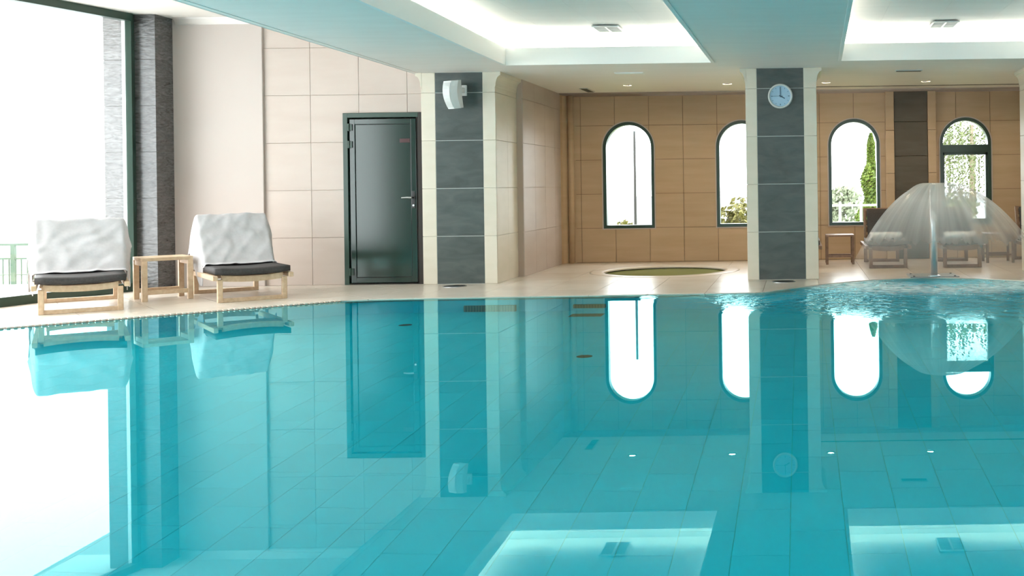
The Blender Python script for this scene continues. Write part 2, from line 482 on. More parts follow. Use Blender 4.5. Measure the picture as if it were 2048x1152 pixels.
# foam where the falling sheet lands (a ring about the mast)
FM = (1.66, 12.72, 0)
vf = N(mw, 'ShaderNodeVectorMath', operation='SUBTRACT'); vf.inputs[1].default_value = FM
lf = N(mw, 'ShaderNodeVectorMath', operation='LENGTH')
vm = N(mw, 'ShaderNodeVectorMath', operation='MULTIPLY'); vm.inputs[1].default_value = (1, 1, 0)
L(mw, geo.outputs['Position'], vf.inputs[0]); L(mw, vf.outputs[0], vm.inputs[0]); L(mw, vm.outputs[0], lf.inputs[0])
dr = N(mw, 'ShaderNodeMath', operation='SUBTRACT'); dr.inputs[1].default_value = 1.22; L(mw, lf.outputs['Value'], dr.inputs[0])
ab_ = N(mw, 'ShaderNodeMath', operation='ABSOLUTE'); L(mw, dr.outputs[0], ab_.inputs[0])
fr_ = N(mw, 'ShaderNodeMapRange'); fr_.inputs['From Min'].default_value = 0; fr_.inputs['From Max'].default_value = .75
fr_.inputs['To Min'].default_value = 1.0; fr_.inputs['To Max'].default_value = 0
L(mw, ab_.outputs[0], fr_.inputs['Value'])
nf = N(mw, 'ShaderNodeTexNoise', Scale=9.0, Detail=5); L(mw, mpw.outputs[0], nf.inputs['Vector'])
nfr = N(mw, 'ShaderNodeMapRange'); nfr.inputs['From Min'].default_value = .25; nfr.inputs['From Max'].default_value = .60
L(mw, nf.outputs[0], nfr.inputs['Value'])
ff = N(mw, 'ShaderNodeMath', operation='MULTIPLY'); L(mw, fr_.outputs[0], ff.inputs[0]); L(mw, nfr.outputs[0], ff.inputs[1])
dfw = N(mw, 'ShaderNodeBsdfDiffuse'); dfw.inputs['Color'].default_value = (.82, .93, .94, 1)
mxf = N(mw, 'ShaderNodeMixShader')
L(mw, ff.outputs[0], mxf.inputs[0]); L(mw, mxw.outputs[0], mxf.inputs[1]); L(mw, dfw.outputs[0], mxf.inputs[2])
L(mw, mxf.outputs[0], out.inputs[0])
wbm = fill2d(POOL)
for v in wbm.verts: v.co.z = WL
water = obj('pool_water', wbm, mw)
if water.data.polygons[0].normal.z < 0: water.data.flip_normals()
tag(water, 'still turquoise swimming pool water mirroring the room, rippled around the fountain', 'water', kind='stuff')

# sunken whirlpool tub
tb = BM()
lathe(tb, [(JAC_R+.0, -.20), (JAC_R, -.004)], 40, (JAC_C[0], JAC_C[1], 0))
for f in [f for f in tb.faces if len(f.verts) > 4 and f.calc_center_median().z > -.1]: tb.faces.remove(f)
tub = empty('whirlpool_tub', (0, 0, 0))
tag(tub, 'round sunken whirlpool tub of olive green water in the deck before the windows', 'whirlpool')
obj('tub_shell', tb, M['green_tub'], tub)
rb = BM()
R0, R1 = JAC_R-.03, JAC_R+.16
rings = []
for r, z in ((R0, -.02), (R0, .003), (R0+.03, .006), (R1-.03, .006), (R1, .002), (R1, -.01)):
    rings.append([rb.verts.new((JAC_C[0]+r*math.cos(2*PI*k/48), JAC_C[1]+r*math.sin(2*PI*k/48), z)) for k in range(48)])
for A, B in zip(rings, rings[1:]):
    for k in range(48): rb.faces.new((A[k], A[(k+1) % 48], B[(k+1) % 48], B[k]))
obj('rim', rb, M['deck'], tub, smooth=True)
jw = BM(); c_ = [jw.verts.new((*p, -.035)) for p in circle(JAC_C, JAC_R-.005, 40)]; jw.faces.new(c_)
mt_ = fresnel_clear('tub_water', (.75, .85, .6), .02)
d_ = N(mt_, 'ShaderNodeBsdfDiffuse'); d_.inputs['Color'].default_value = (.22, .24, .09, 1)   # aerated green water
x_ = N(mt_, 'ShaderNodeMixShader'); x_.inputs[0].default_value = .75
o_ = [n for n in mt_.node_tree.nodes if n.type == 'OUTPUT_MATERIAL'][0]
L(mt_, o_.inputs[0].links[0].from_socket, x_.inputs[1]); L(mt_, d_.outputs[0], x_.inputs[2]); L(mt_, x_.outputs[0], o_.inputs[0])
obj('tub_water', jw, mt_, tub)

# overflow grating along the slanting edge
P0, P1 = Vector((-7.25, 8.93, 0)), Vector((-4.86, 11.06, 0))
d = (P1-P0).normalized(); nrm = Vector((d.y, -d.x, 0))
gr = empty('overflow_grating', tuple(P0))
tag(gr, 'white comb shaped overflow grating along the slanting left pool edge', 'grating')
Lg = (P1-P0).length
tb = BM(); kk = 0
while kk*.05 < Lg:
    p = d*(kk*.05)
    bar(tb, p - nrm*.02 + Vector((0, 0, -.001)), p + nrm*.05 + Vector((0, 0, -.001)), .026, .012)
    kk += 1
o = obj('grating_bars', tb, M['deck'], gr); o['kind'] = 'stuff'
cb = BM(); bar(cb, Vector((0, 0, -.012)) + nrm*.027, d*Lg + Vector((0, 0, -.012)) + nrm*.027, .05, .01)
obj('gutter', cb, M['grille'], gr)

# floor drain covers before the pillars
for (x, y, lb_) in ((-4.12, 12.48, 'round dark drain cover in the deck before the speaker pillar'), (-.21, 12.50, 'round dark drain cover in the deck before the clock pillar')):
    dc = empty('drain_cover', (x, y, 0)); tag(dc, lb_, 'drain', 'deck drain covers')
    b = BM(); lathe(b, [(.14, 0), (.14, .004), (.13, .007)], 28)
    obj('rim', b, M['steel'], dc)
    b = BM(); lathe(b, [(.122, .0065), (.122, .0085)], 28)
    obj('lid', b, M['black'], dc)

# ------------------------------------------------------------------ walls
def arch_pts(cx, w, z0, z1, n=20):
    r = w/2; zs = z1-r
    return [(cx-r, z0), (cx+r, z0)] + [(cx+r*math.cos(PI*k/n), zs+r*math.sin(PI*k/n)) for k in range(n+1)]
WINS = [(-2.625, .79), (-.885, .79), (.835, .79), (2.545, .79), (4.28, .79)]
WZ0, WZ1 = .52, 2.155
T_ = .012
fr = frame((0, YF+T_, 0), (1, 0, 0), (0, 0, 1))
holes = [arch_pts(cx, w, WZ0, WZ1) for cx, w in WINS]
holes2 = [arch_pts(cx, w+.03, WZ0-.015, WZ1+.015) for cx, w in WINS]
wall_back = structure(obj('wall_back', slab([(-3.8, -.1), (7.3, -.1), (7.3, 3.4), (-3.8, 3.4)], holes, fr, .30), M['far_grout']))
tiles(wall_back, [(-3.62, 0), (7.2, 0), (7.2, 2.62), (-3.62, 2.62)], holes2, fr, .5235, .5235, -3.355, .005, .007, T_, M['far_tile'], limit=120)
# pilaster on the window wall: cream cheeks and a brown slate panel
pil = structure(empty('trim_pilaster', (0, 0, 0)))
for x0, x1 in ((1.315, 1.445), (1.96, 2.085)):
    for z0 in (0, .655, 1.31, 1.965):
        b = BM(); box(b, x0, x1, YF-.10, YF+.01, z0+.002, min(z0+.653, 2.62), .004)
        obj('tile', b, M['far_tile'], pil)
for z0 in (0, .5235, 1.047, 1.5705, 2.094):
    b = BM(); box(b, 1.449, 1.956, YF-.075, YF+.01, z0+.002, min(z0+.5215, 2.62), .004)
    obj('slate_tile', b, M['brown_slate'], pil)

# alcove left wall (side wall behind the speaker pillar)
XA = -3.62
wall_left = structure(empty('wall_left', (0, 0, 0)))
b = BM(); box(b, XA-.3, XA-T_, 13.75, YF+.3, -.1, 3.4)
obj('wall_core', b, M['grout'], wall_left)
fr = frame((XA-T_, 0, 0), (0, 1, 0), (0, 0, 1))
tiles(wall_left, [(13.75, 0), (YF, 0), (YF, 2.62), (13.75, 2.62)], [], fr, .583, .583, 13.78, .0, .005, T_, M['near_tile'])
b = BM(); tube(b, [(XA+.13, YF-.07, 0), (XA+.13, YF-.07, 2.6)], .045, 12)
structure(obj('trim_corner', b, M['far_tile'], None, True))
b = BM(); prism(b, [(XA-.02, YF+.02), (XA-.02, YF-.26), (XA+.02, YF-.14), (XA+.08, YF-.05), (XA+.2, YF+.02)], 'z', 0, 2.6)
obj('corner_fillet', b, M['far_tile'], wall_left)

# wall with the green door
DX0, DX1, DZ1 = -5.59, -4.615, 2.105
fr = frame((0, YD+T_, 0), (1, 0, 0), (0, 0, 1))
wall_door = structure(obj('wall_front_left', slab([(-8.3, -.1), (-4.0, -.1), (-4.0, 3.45), (-8.3, 3.45)], [[(DX0, -.05), (DX1, -.05), (DX1, DZ1), (DX0, DZ1)]], fr, .25), M['grout']))
tiles(wall_door, [(-6.574, 0), (DX0-.005, 0), (DX0-.005, DZ1+.005), (DX1, DZ1+.005), (DX1, 3.29), (-6.574, 3.29)], [], fr, .595, .583, -6.002, .0, .005, T_, M['near_tile'])
b = BM(); box(b, -7.67, -6.57, YD-.035, YD+.02, 0, 3.29, .006)
obj('plain_pilaster', b, M['plaster'], wall_door)
# cove at the top of that wall
b = BM(); prism(b, [(YD-.0, 3.30), (YD-.16, 3.30), (YD-.08, 3.27), (YD-.05, 3.22), (YD, 3.20)], 'x', -7.62, -4.55)
structure(obj('trim_cove', b, M['ceiling'], None, True))

# dark slate pier between the glass and the wall
pier = structure(obj('wall_pier', box(BM(), -8.28, -7.675, 12.53, 13.1, -.05, 3.35), M['slate_grout']))
zs = [0, .55, 1.10, 1.65, 2.20, 2.75, 3.30]
for z0, z1 in zip(zs, zs[1:]):
    b = BM(); box(b, -8.285, -7.676, 12.515, 12.535, z0, z1-.002, .002)
    obj('slate_tile', b, M['pier_slate'], pier)
    b = BM(); box(b, -7.68, -7.664, 12.515, 12.87, z0, z1-.002, .002)
    obj('slate_tile', b, M['pier_slate'], pier)

# unseen right, rear and upper enclosure
structure(obj('wall_right', box(BM(), 7.2, 7.5, -4.8, 16.5, -.1, 3.4), M['near_tile']))
b = BM(); box(b, -9.0, 7.5, -4.9, -4.6, -.1, .35); box(b, -9.0, 7.5, -4.9, -4.6, 2.75, 3.5); 
for x0, x1 in ((-9.0, -1.8), (.7, 3.0), (4.9, 7.5)): box(b, x0, x1, -4.9, -4.6, .35, 2.75)
structure(obj('wall_rear', b, M['near_tile']))

# ------------------------------------------------------------------ ceiling
WELLS = [((-3.38, 12.12), (-1.0, 12.12), (-1.05, 4.2), (-3.20, 4.2)), ((.49, 12.12), (2.87, 12.12), (2.85, 4.2), (.36, 4.2)), ((4.3, 12.12), (6.3, 12.12), (6.3, 4.2), (4.3, 4.2))]
DLX = (.385, 1.78, 3.18, -1.0, -2.4)
DROP = [(-4.70, 12.95), (-3.9, 12.95), (-3.9, 16.4), (7.4, 16.4), (7.4, -4.8), (-4.35, -4.8)]
cb = fill2d(DROP, [*WELLS, *[circle((x, 14.72), .062, 20) for x in DLX]])
r = bmesh.ops.extrude_face_region(cb, geom=cb.faces[:])
for v in r['geom']:
    if isinstance(v, bmesh.types.BMVert): v.co.z += .05
bmesh.ops.translate(cb, vec=(0, 0, ZC), verts=cb.verts)
ceiling = structure(obj('ceiling', cb, M['ceiling']))
# edge of the lowered ceiling (towards the glass) and its thin grey bead
b = BM()
q = [(-4.70, 13.0), (-4.35, -4.8)]
prism(b, [(q[0][0], q[0][1]), (q[1][0], q[1][1]), (q[1][0]+.06, q[1][1]), (q[0][0]+.06, q[0][1])], 'z', ZC-.003, 3.32)
obj('beam_side', b, M['ceiling'], ceiling)
b = BM(); bar(b, (q[0][0]-.006, q[0][1], ZC+.004), (q[1][0]-.006, q[1][1], ZC+.004), .016, .016)
obj('beam_bead', b, M['pale_grey'], ceiling)
b = BM(); box(b, -9.0, -4.3, -4.8, 13.0, ZR, ZR+.06)
structure(obj('ceiling_raised', b, M['ceiling']))
b = BM(); box(b, -4.6, 7.4, -4.8, 16.4, 3.32, 3.4)
structure(obj('ceiling_slab', b, M['ceiling']))
# light wells: lip, cove, upper panel, LED strips, supply grille
for wi, wq in enumerate(WELLS):
    z1 = 2.775; zt = 2.985; out_ = .34
    well = structure(empty('ceiling_well', (0, 0, 0)))
    x0a, x1a = wq[0][0], wq[1][0]; x0b, x1b = wq[3][0], wq[2][0]; ya, yb = wq[0][1], wq[2][1]
    inner = [(x0a, ya), (x1a, ya), (x1b, yb), (x0b, yb)]
    outer = [(x0a-.03, ya+.03), (x1a+.03, ya+.03), (x1b+.03, yb-.03), (x0b-.03, yb-.03)]
    lipin = [(x0a+.006, ya-.006), (x1a-.006, ya-.006), (x1b-.006, yb+.006), (x0b+.006, yb+.006)]
    wide = [(x0a-out_, ya+out_), (x1a+out_, ya+out_), (x1b+out_, yb-out_), (x0b-out_, yb-out_)]
    b = BM()
    for i in range(4):
        j = (i+1) % 4
        prism(b, [lipin[i], lipin[j], outer[j], outer[i]], 'z', ZC-.004, z1)
    obj('lip', b, M['cove'], well)
    b = BM()                                        # cove floor, back and upper panel
    for i in range(4):
        j = (i+1) % 4
        prism(b, [outer[i], outer[j], wide[j], wide[i]], 'z', ZC+.06, ZC+.09)
        prism(b, [wide[i], wide[j], (wide[j][0]*1.0, wide[j][1]), (wide[i][0], wide[i][1])][:2] + [(wide[j][0]+(.04 if j in (1, 2) else -.04), wide[j][1]+(.04 if j in (0, 1) else -.04)), (wide[i][0]+(.04 if i in (1, 2) else -.04), wide[i][1]+(.04 if i in (0, 1) else -.04))], 'z', ZC+.06, zt+.02)
    obj('cove', b, M['cove'], well)
    # upper panels, butt-jointed boards
    nx, ny = 4, 7
    pb = [(wide[3][0], wide[3][1]), (wide[1][0], wide[1][1])]
    tiles(well, wide, [], frame((0, 0, zt), (1, 0, 0), (0, 1, 0)), .62, 1.25, x0a+.45, ya-.55, .0015, .012, M['ceiling'], 'panel', limit=40)
    b = BM(); prism(b, wide, 'z', zt+.014, zt+.03)
    obj('panel_backing', b, M['ceiling'], well)
    for i in range(4):
        j = (i+1) % 4
        m_ = .24
        def inset(p, k):
            return (p[0]+(m_ if k in (1, 2) else -m_), p[1]+(m_ if k in (0, 1) else -m_))
        A, B = inset(inner[i], i), inset(inner[j], j)
        b = BM(); bar(b, (A[0], A[1], ZC+.18), (B[0], B[1], ZC+.18), .04, .02)
        obj('led_strip', b, M['led'], well)
    cx = (-2.17 if wi == 0 else 1.67 if wi == 1 else 5.3)
    if wi < 2:
        gv = empty('ceiling_vent', (cx, 12.02, zt-.012))
        tag(gv, 'slotted air vent high in the left light well' if wi == 0 else 'slotted air vent high in the right light well', 'vent', 'air vents in the light wells')
        b = BM()
        for (xx0, xx1, yy0, yy1) in ((-.15, .15, -.215, -.20), (-.15, .15, .20, .215), (-.15, -.135, -.2, .2), (.135, .15, -.2, .2), (-.01, .01, -.2, .2)): box(b, xx0, xx1, yy0, yy1, -.016, 0)
        obj('vent_frame', b, M['pale_grey'], gv)
        for k in range(8):
            b = BM(); box(b, -.135, .135, -.19+k*.05, -.165+k*.05, -.013, -.003)
            obj('slat', b, M['mid_grey'], gv)
        b = BM(); box(b, -.14, .14, -.2, .2, -.002, 0)
        obj('vent_back', b, M['black'], gv)

# cornice on the window wall and the groove before it
b = BM(); prism(b, [(YF+.01, 2.58), (YF-.30, 2.58), (YF-.22, 2.565), (YF-.10, 2.555), (YF-.03, 2.56), (YF+.01, 2.545)], 'x', -3.62, 7.2)
structure(obj('trim_cornice', b, M['plaster'], None, True))
b = BM(); box(b, .2, 7.2, 15.30, 15.33, ZC-.006, ZC+.002)
structure(obj('trim_groove', b, M['black_gap']))
# slot diffusers and downlights in the lowered ceiling
for (x, y, w, m_, lb_) in ((-2.11, 13.1, .36, 'white_plastic', 'white slot diffuser in the ceiling behind the left light well'), (1.39, 13.25, .34, 'black', 'dark slot diffuser in the ceiling behind the right light well'), (-3.08, 15.3, .12, 'black', 'short dark slot diffuser in the ceiling near the back left corner')):
    sd = empty('slot_diffuser', (x, y, ZC)); tag(sd, lb_, 'vent', 'slot diffusers in the lowered ceiling')
    dy = .06 if w > .2 else .28
    b = BM(); box(b, -w/2, w/2, -dy, dy, -.012, 0, .003); obj('slot_frame', b, M['white_plastic'] if m_ == 'white_plastic' else M['pale_grey'], sd)
    b = BM(); box(b, -w/2+.015, w/2-.015, -dy+.015, dy-.015, -.015, -.011); obj('slot', b, M[m_], sd)
DL = [(.385, 'first from the clock pillar'), (1.78, 'before the brown slate pilaster'), (3.18, 'farthest right of the row'), (-1.0, 'between clock pillar and whirlpool tub'), (-2.4, 'above the whirlpool tub')]
for i, (x, t_) in enumerate(DL):
    dl = empty('downlight', (x, 14.72, ZC)); tag(dl, 'small warm recessed ceiling downlight ' + t_, 'lamp', 'downlights before the window wall')
    b = BM(); lathe(b, [(.0615, .03), (.0615, .002), (.0595, .002), (.0595, .03)], 20); obj('bezel', b, M['baffle'], dl)
    b = BM(); lathe(b, [(.058, .029), (.058, .021)], 20); obj('lens', b, M['spot'], dl)

# ------------------------------------------------------------------ pillars
def pillar(x0, x1, g0, g1, y0, y1, caps=(1, 1)):
    p = structure(empty('wall_pillar', (0, 0, 0)))
    b = BM(); box(b, x0+.012, x1-.012, y0+.012, y1, -.01, ZC+.02)
    obj('pillar_core', b, M['strip_grout'], p)
    rows = [0, .583, 1.166, 1.749, 2.332, ZC]
    for z0, z1 in zip(rows, rows[1:]):
        for a0, a1, m_, nm in ((x0, g0, 'cream_strip', 'tile'), (g1, x1, 'cream_strip', 'tile'), (g0, g1, 'slate', 'slate_tile')):
            g_ = .004 if nm == 'slate_tile' else .0015
            b = BM(); box(b, a0+.0015, a1-.0015, y0, y0+.02, z0+g_, z1-g_, .003)
            obj(nm, b, M[m_], p)
        for k in range(2):
            ya = y0+.021+k*(y1-y0-.021)/2; yb = y0+.021+(k+1)*(y1-y0-.021)/2
            for xa in (x0, x1-.014):
                b = BM(); box(b, xa, xa+.014, ya+.001, yb-.001, z0+.0015, z1-.0025, .002)
                obj('tile', b, M['cream_strip'], p)
    b = BM(); box(b, g0-.004, g1+.004, y0+.004, y0+.02, 0, ZC); obj('slate_joints', b, M['slate_grout'], p)
    for s, xe in ((-1, x0), (1, x1)):
        if not caps[0 if s < 0 else 1]: continue
        pr = [(xe-s*.01, ZC-.20)]
        for k in range(7):
            t = k/6; pr.append((xe+s*(.004+.062*(1-math.cos(t*PI/2))), ZC-.17+.13*math.sin(t*PI/2)*1.0))
        pr += [(xe+s*.066, ZC), (xe-s*.01, ZC)]
        b = BM(); prism(b, pr, 'y', y0-.003, y1)
        obj('capital', b, M['cream_strip'], p)
    return p
pillar(-4.607, -3.70, -4.434, -3.856, YP, 13.8)
pillar(-.652, .215, -.512, .058, YP, 13.7)
pillar(2.88, 3.78, 3.03, 3.63, YP, 13.7)

# ------------------------------------------------------------------ green door
dr_ = structure(empty('door_1', (0, 0, 0)))
fw = .058
for (x0, x1, z0, z1) in ((DX0, DX0+fw, 0, DZ1), (DX1-fw*.9, DX1, 0, DZ1), (DX0+fw, DX1-fw*.9, DZ1-fw, DZ1)):
    b = BM(); box(b, x0, x1, YD-.045, YD+.12, z0, z1, .004)
    obj('door_frame', b, M['green'] if x0 < -4.7 or z0 > 1 else M['black_gap'], dr_)
b = BM(); box(b, DX0, DX1, YD-.04, YD+.1, 0, .012); obj('threshold', b, M['black_gap'], dr_)
b = BM(); box(b, DX0, DX1, YD+.14, YD+.2, 0, DZ1); obj('rebate', b, M['black_gap'], dr_)
b = BM(); box(b, -4.70, -4.655, YD-.02, YD+.1, .012, DZ1-fw); obj('rebate_strip', b, M['black_gap'], dr_)
LX0, LX1 = DX0+fw+.022, -4.70
lz0, lz1 = .022, DZ1-fw-.018
b = BM(); st = .062
for (x0, x1, z0, z1) in ((LX0, LX0+st, lz0, lz1), (LX1-st, LX1, lz0, lz1), (LX0+st, LX1-st, lz1-st, lz1), (LX0+st, LX1-st, lz0, lz0+st)): box(b, x0, x1, YD-.035, YD+.02, z0, z1, .003)
leaf_ = obj('door_leaf', b, M['door_green'], dr_)
b = BM(); box(b, LX0+st+.006, LX1-st-.006, YD-.028, YD+.01, lz0+st+.006, lz1-st-.006, .003); obj('panel', b, M['door_green'], leaf_)
b = BM(); box(b, LX0+st-.002, LX1-st+.002, YD-.015, YD, lz0+st-.002, lz1-st+.002); obj('gasket', b, M['black'], leaf_)
for z in (1.93, 1.72, .16):
    b = BM(); tube(b, [(LX0-.004, YD-.048, z-.045), (LX0-.004, YD-.048, z+.045)], .014, 10); box(b, LX0-.02, LX0+.035, YD-.05, YD-.03, z-.04, z+.04)
    obj('hinge', b, M['green'], leaf_)
b = BM(); box(b, LX1-st+.006, LX1-.014, YD-.043, YD-.033, .93, 1.14, .004); hp = obj('handle_plate', b, M['black'], leaf_)
b = BM(); tube(b, [(LX1-.035, YD-.04, 1.06), (LX1-.035, YD-.085, 1.06), (LX1-.05, YD-.092, 1.06)], .010, 10); obj('handle_neck', b, M['black'], hp)
b = BM(); tube(b, [(LX1-.04, YD-.09, 1.06), (LX1-.10, YD-.092, 1.062), (LX1-.165, YD-.088, 1.058)], [.011, .010, .008], 10); obj('handle_lever', b, M['steel'], hp)
b = BM(); lathe(b, [(.012, 0), (.012, -.006)], 14, (LX1-.035, YD-.043, .965), 'y'); obj('keyhole', b, M['steel'], hp)
b = BM(); box(b, LX1-.20, LX1-.075, YD-.032, YD-.026, 1.735, 1.785, .002); obj('door_plate', b, M['dark_red'], leaf_, label='small dark red plate near the top right corner')

# ------------------------------------------------------------------ arched windows
def arch_frame(bm, cx, w, z0, z1, t, y0, y1, n=24):
    """hollow arched frame of width t between y0 and y1"""
    o_ = arch_pts(cx, w, z0, z1, n); i_ = arch_pts(cx, w-2*t, z0+t, z1-t, n)
    vs = [[bm.verts.new((p[0], y, p[1])) for p in pts] for y in (y0, y1) for pts in (o_, i_)]
    k = len(o_)
    for a in range(k):
        c = (a+1) % k
        bm.faces.new((vs[0][a], vs[0][c], vs[1][c], vs[1][a])); bm.faces.new((vs[2][a], vs[3][a], vs[3][c], vs[2][c]))
        bm.faces.new((vs[0][a], vs[2][a], vs[2][c], vs[0][c])); bm.faces.new((vs[1][a], vs[1][c], vs[3][c], vs[3][a]))
for i, (cx, w) in enumerate(WINS):
    wd = structure(empty('window_%d' % (i+1), (0, 0, 0)))
    b = BM(); arch_frame(b, cx, w+.028, WZ0-.014, WZ1+.014, .016, YF-.012, YF+.02)
    obj('edge_bead', b, M['plaster'], wd)
    b = BM(); arch_frame(b, cx, w, WZ0, WZ1, .05, YF+.008, YF+.15)
    obj('window_frame', b, M['green'], wd)
    t = .034
    b = BM()
    pts = arch_pts(cx, w-2*t, WZ0+t, WZ1-t, 24)
    prism(b, pts, 'y', YF+.10, YF+.106)
    obj('pane', b, M['glass'], wd)
    if i == 3:
        b = BM(); box(b, cx-w/2+.03, cx+w/2-.03, YF+.02, YF+.15, 1.615, 1.735, .004); obj('transom', b, M['green'], wd)
        b = BM()
        for (x0, x1, z0, z1) in ((cx-w/2+.034, cx-w/2+.075, WZ0+.03, 1.62), (cx+w/2-.085, cx+w/2-.034, WZ0+.03, 1.62), (cx-w/2+.05, cx+w/2-.05, WZ0+.03, WZ0+.08), (cx-w/2+.05, cx+w/2-.05, 1.58, 1.62)): box(b, x0, x1, YF+.035, YF+.14, z0, z1)
        obj('sash', b, M['green'], wd)

# ------------------------------------------------------------------ glass wall on the left
gw = structure(empty('window_6', (0, 0, 0)))
def gp(y, z, off=0): return Vector((xg(y)+off, y, z))
posts = [12.47, 9.2, 6.2, 3.2]
for i, y in enumerate(posts):
    b = BM(); bar(b, gp(y, .0), gp(y, ZR), .07, .10, .004, up=(-.2, .98, 0)); obj('mullion', b, M['green'], gw)
for y0, y1 in zip(posts, posts[1:]):
    b = BM(); bar(b, gp(y0, ZR-.045), gp(y1, ZR-.045), .10, .09, .004); obj('head_rail', b, M['green'], gw)
    b = BM(); bar(b, gp(y0, .05), gp(y1, .05), .10, .10, .004); obj('bottom_rail', b, M['green'], gw)
    b = BM(); bar(b, gp(y0, ZR/2), gp(y1, ZR/2), .008, ZR-.18); obj('pane', b, M['glass'], gw)

b = BM(); box(b, xg(12.5)-.085, xg(12.5)-.045, 12.44, 12.50, 0, ZR); obj('jamb_strip', b, M['white_paint'], gw)
structure(obj('wall_side_left', box(BM(), -9.0, xg(3)+.05, -4.8, 3.16, -.1, 3.4), M['brown_slate']))

# ------------------------------------------------------------------ outside, left
ex = structure(empty('trim_overhang', (0, 0, 0)))
b = BM(); prism(b, [(-8.2, 16), (-8.2, 12.6), (xg(12), 12), (xg(9.2), 9.2), (xg(3), 3), (xg(3)-1.0, 3), (-9.3, 9.2), (-9.05, 12), (-9.35, 16)], 'z', ZR+.01, ZR+.2)
obj('soffit', b, M['soffit'], ex)
b = BM(); lathe(b, [(.06, 0), (.06, -.01), (.045, -.012)], 18, (-8.62, 11.9, ZR+.01)); obj('soffit_spotlight', b, M['steel'], ex)
b = BM(); prism(b, [(xg(13), 13), (xg(9.2), 9.2), (xg(3), 3), (xg(3)-1.6, 3), (xg(13)-1.2, 13)], 'z', -.3, -.06)
structure(obj('floor_terrace', b, M['terrace']))
b = BM(); box(b, -40, -9.9, 8, 24.4, -1.3, -1.0)
structure(obj('floor_lower_terrace', b, M['terrace']))
YR = 24.0
rl = empty('balcony_railing', (-19, YR, -1.0))
tag(rl, 'sage green railing with thin bars on a white kerb outside the left glass', 'railing')
b = BM(); box(b, -8, 9, -.15, .15, 0, .12); obj('kerb', b, M['white_paint'], rl)
for z, h in ((1.03, .05), (.71, .04), (.34, .02)):
    b = BM(); box(b, -8, 9, -.025, .025, z-h/2, z+h/2); obj('rail', b, M['rail_green'], rl)
for k in range(0, 18):
    b = BM(); box(b, -8+k*1.0-.05, -8+k*1.0+.05, -.03, .03, .1, 1.03); obj('post', b, M['rail_green'], rl)
for k in range(64):
    x = -4+k*.14
    b = BM(); tube(b, [(x, 0, .12), (x, 0, .71)], .016, 6); obj('baluster', b, M['rail_green'], rl)
b = BM(); box(b, -900, 900, 120, 3500, -31, -30)
structure(obj('floor_sea', b, M['sea']))

# ------------------------------------------------------------------ outside, behind the arched windows
b = BM(); box(b, -7, 14, YF+.32, 33, -.9, -.6)
structure(obj('floor_garden', b, M['grass']))
def crown(pts, leaf_size, m, parent, name='foliage'):
    bm = BM()
    for (p, s) in pts:
        d1 = Vector((random.gauss(0, 1), random.gauss(0, 1), random.gauss(0, 1))).normalized()
        d2 = d1.orthogonal().normalized(); d3 = d1.cross(d2)
        p = Vector(p); s *= leaf_size
        vs = [bm.verts.new(p+d2*s), bm.verts.new(p+d3*s*.55), bm.verts.new(p-d2*s), bm.verts.new(p-d3*s*.55)]
        bm.faces.new(vs)
    o = obj(name, bm, m, parent); o['kind'] = 'stuff'
    return o
def trunk(h, r, parent, lean=0):
    b = BM(); tube(b, [(0, 0, 0), (lean*.4, 0, h*.5), (lean, 0, h)], [r, r*.8, r*.45], 8)
    return obj('trunk', b, M['bark'], parent)
def blob_tree(name, x, y, z, h, r, nl, ls, m, label, cat='tree', group=None, flat=1.0):
    t = empty(name, (x, y, z)); tag(t, label, cat, group)
    trunk(h*.6, r*.09+.012, t)
    blobs = [(Vector((random.uniform(-.5, .5)*r, random.uniform(-.5, .5)*r, h-r*.8*flat+random.uniform(-.7, .5)*r*flat)), r*random.uniform(.35, .6)) for _ in range(9)]
    pts = []
    for _ in range(nl):
        c, rr = random.choice(blobs)
        v = Vector((random.gauss(0, 1), random.gauss(0, 1), random.gauss(0, 1))).normalized()*rr*random.uniform(.6, 1.05); v.z *= flat
        pts.append((c+v, random.uniform(.6, 1.3)))
    crown(pts, ls, m, t); return t
# cypress in the third window
cy = empty('cypress', (1.63, 24, -.6)); tag(cy, 'narrow lime green cypress seen in the third arched window', 'tree')
trunk(2.0, .05, cy)
pts = []
for _ in range(9000):
    t = random.random()**.8; z = .15+t*2.75; r = .50*(1-t)**.75*(.75+.25*math.sin(z*7+1))
    an = random.uniform(0, 2*PI); rr = r*math.sqrt(random.uniform(.35, 1))
    pts.append(((math.cos(an)*rr, math.sin(an)*rr, z), random.uniform(.6, 1.3)))
crown(pts, .045, M['leaf_lime'], cy)
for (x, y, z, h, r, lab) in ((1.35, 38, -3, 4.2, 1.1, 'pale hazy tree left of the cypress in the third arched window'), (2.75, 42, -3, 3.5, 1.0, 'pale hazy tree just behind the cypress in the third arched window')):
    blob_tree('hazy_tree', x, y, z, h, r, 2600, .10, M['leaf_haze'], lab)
blob_tree('garden_shrub', -4.02, 24, -.6, 1.0, .30, 500, .05, M['leaf_autumn'], 'small green shrub low in the first arched window', 'shrub')
blob_tree('garden_shrub', -1.52, 24, -.6, 1.36, .52, 900, .07, M['leaf_autumn'], 'yellow green leafy shrub in the second arched window', 'shrub')
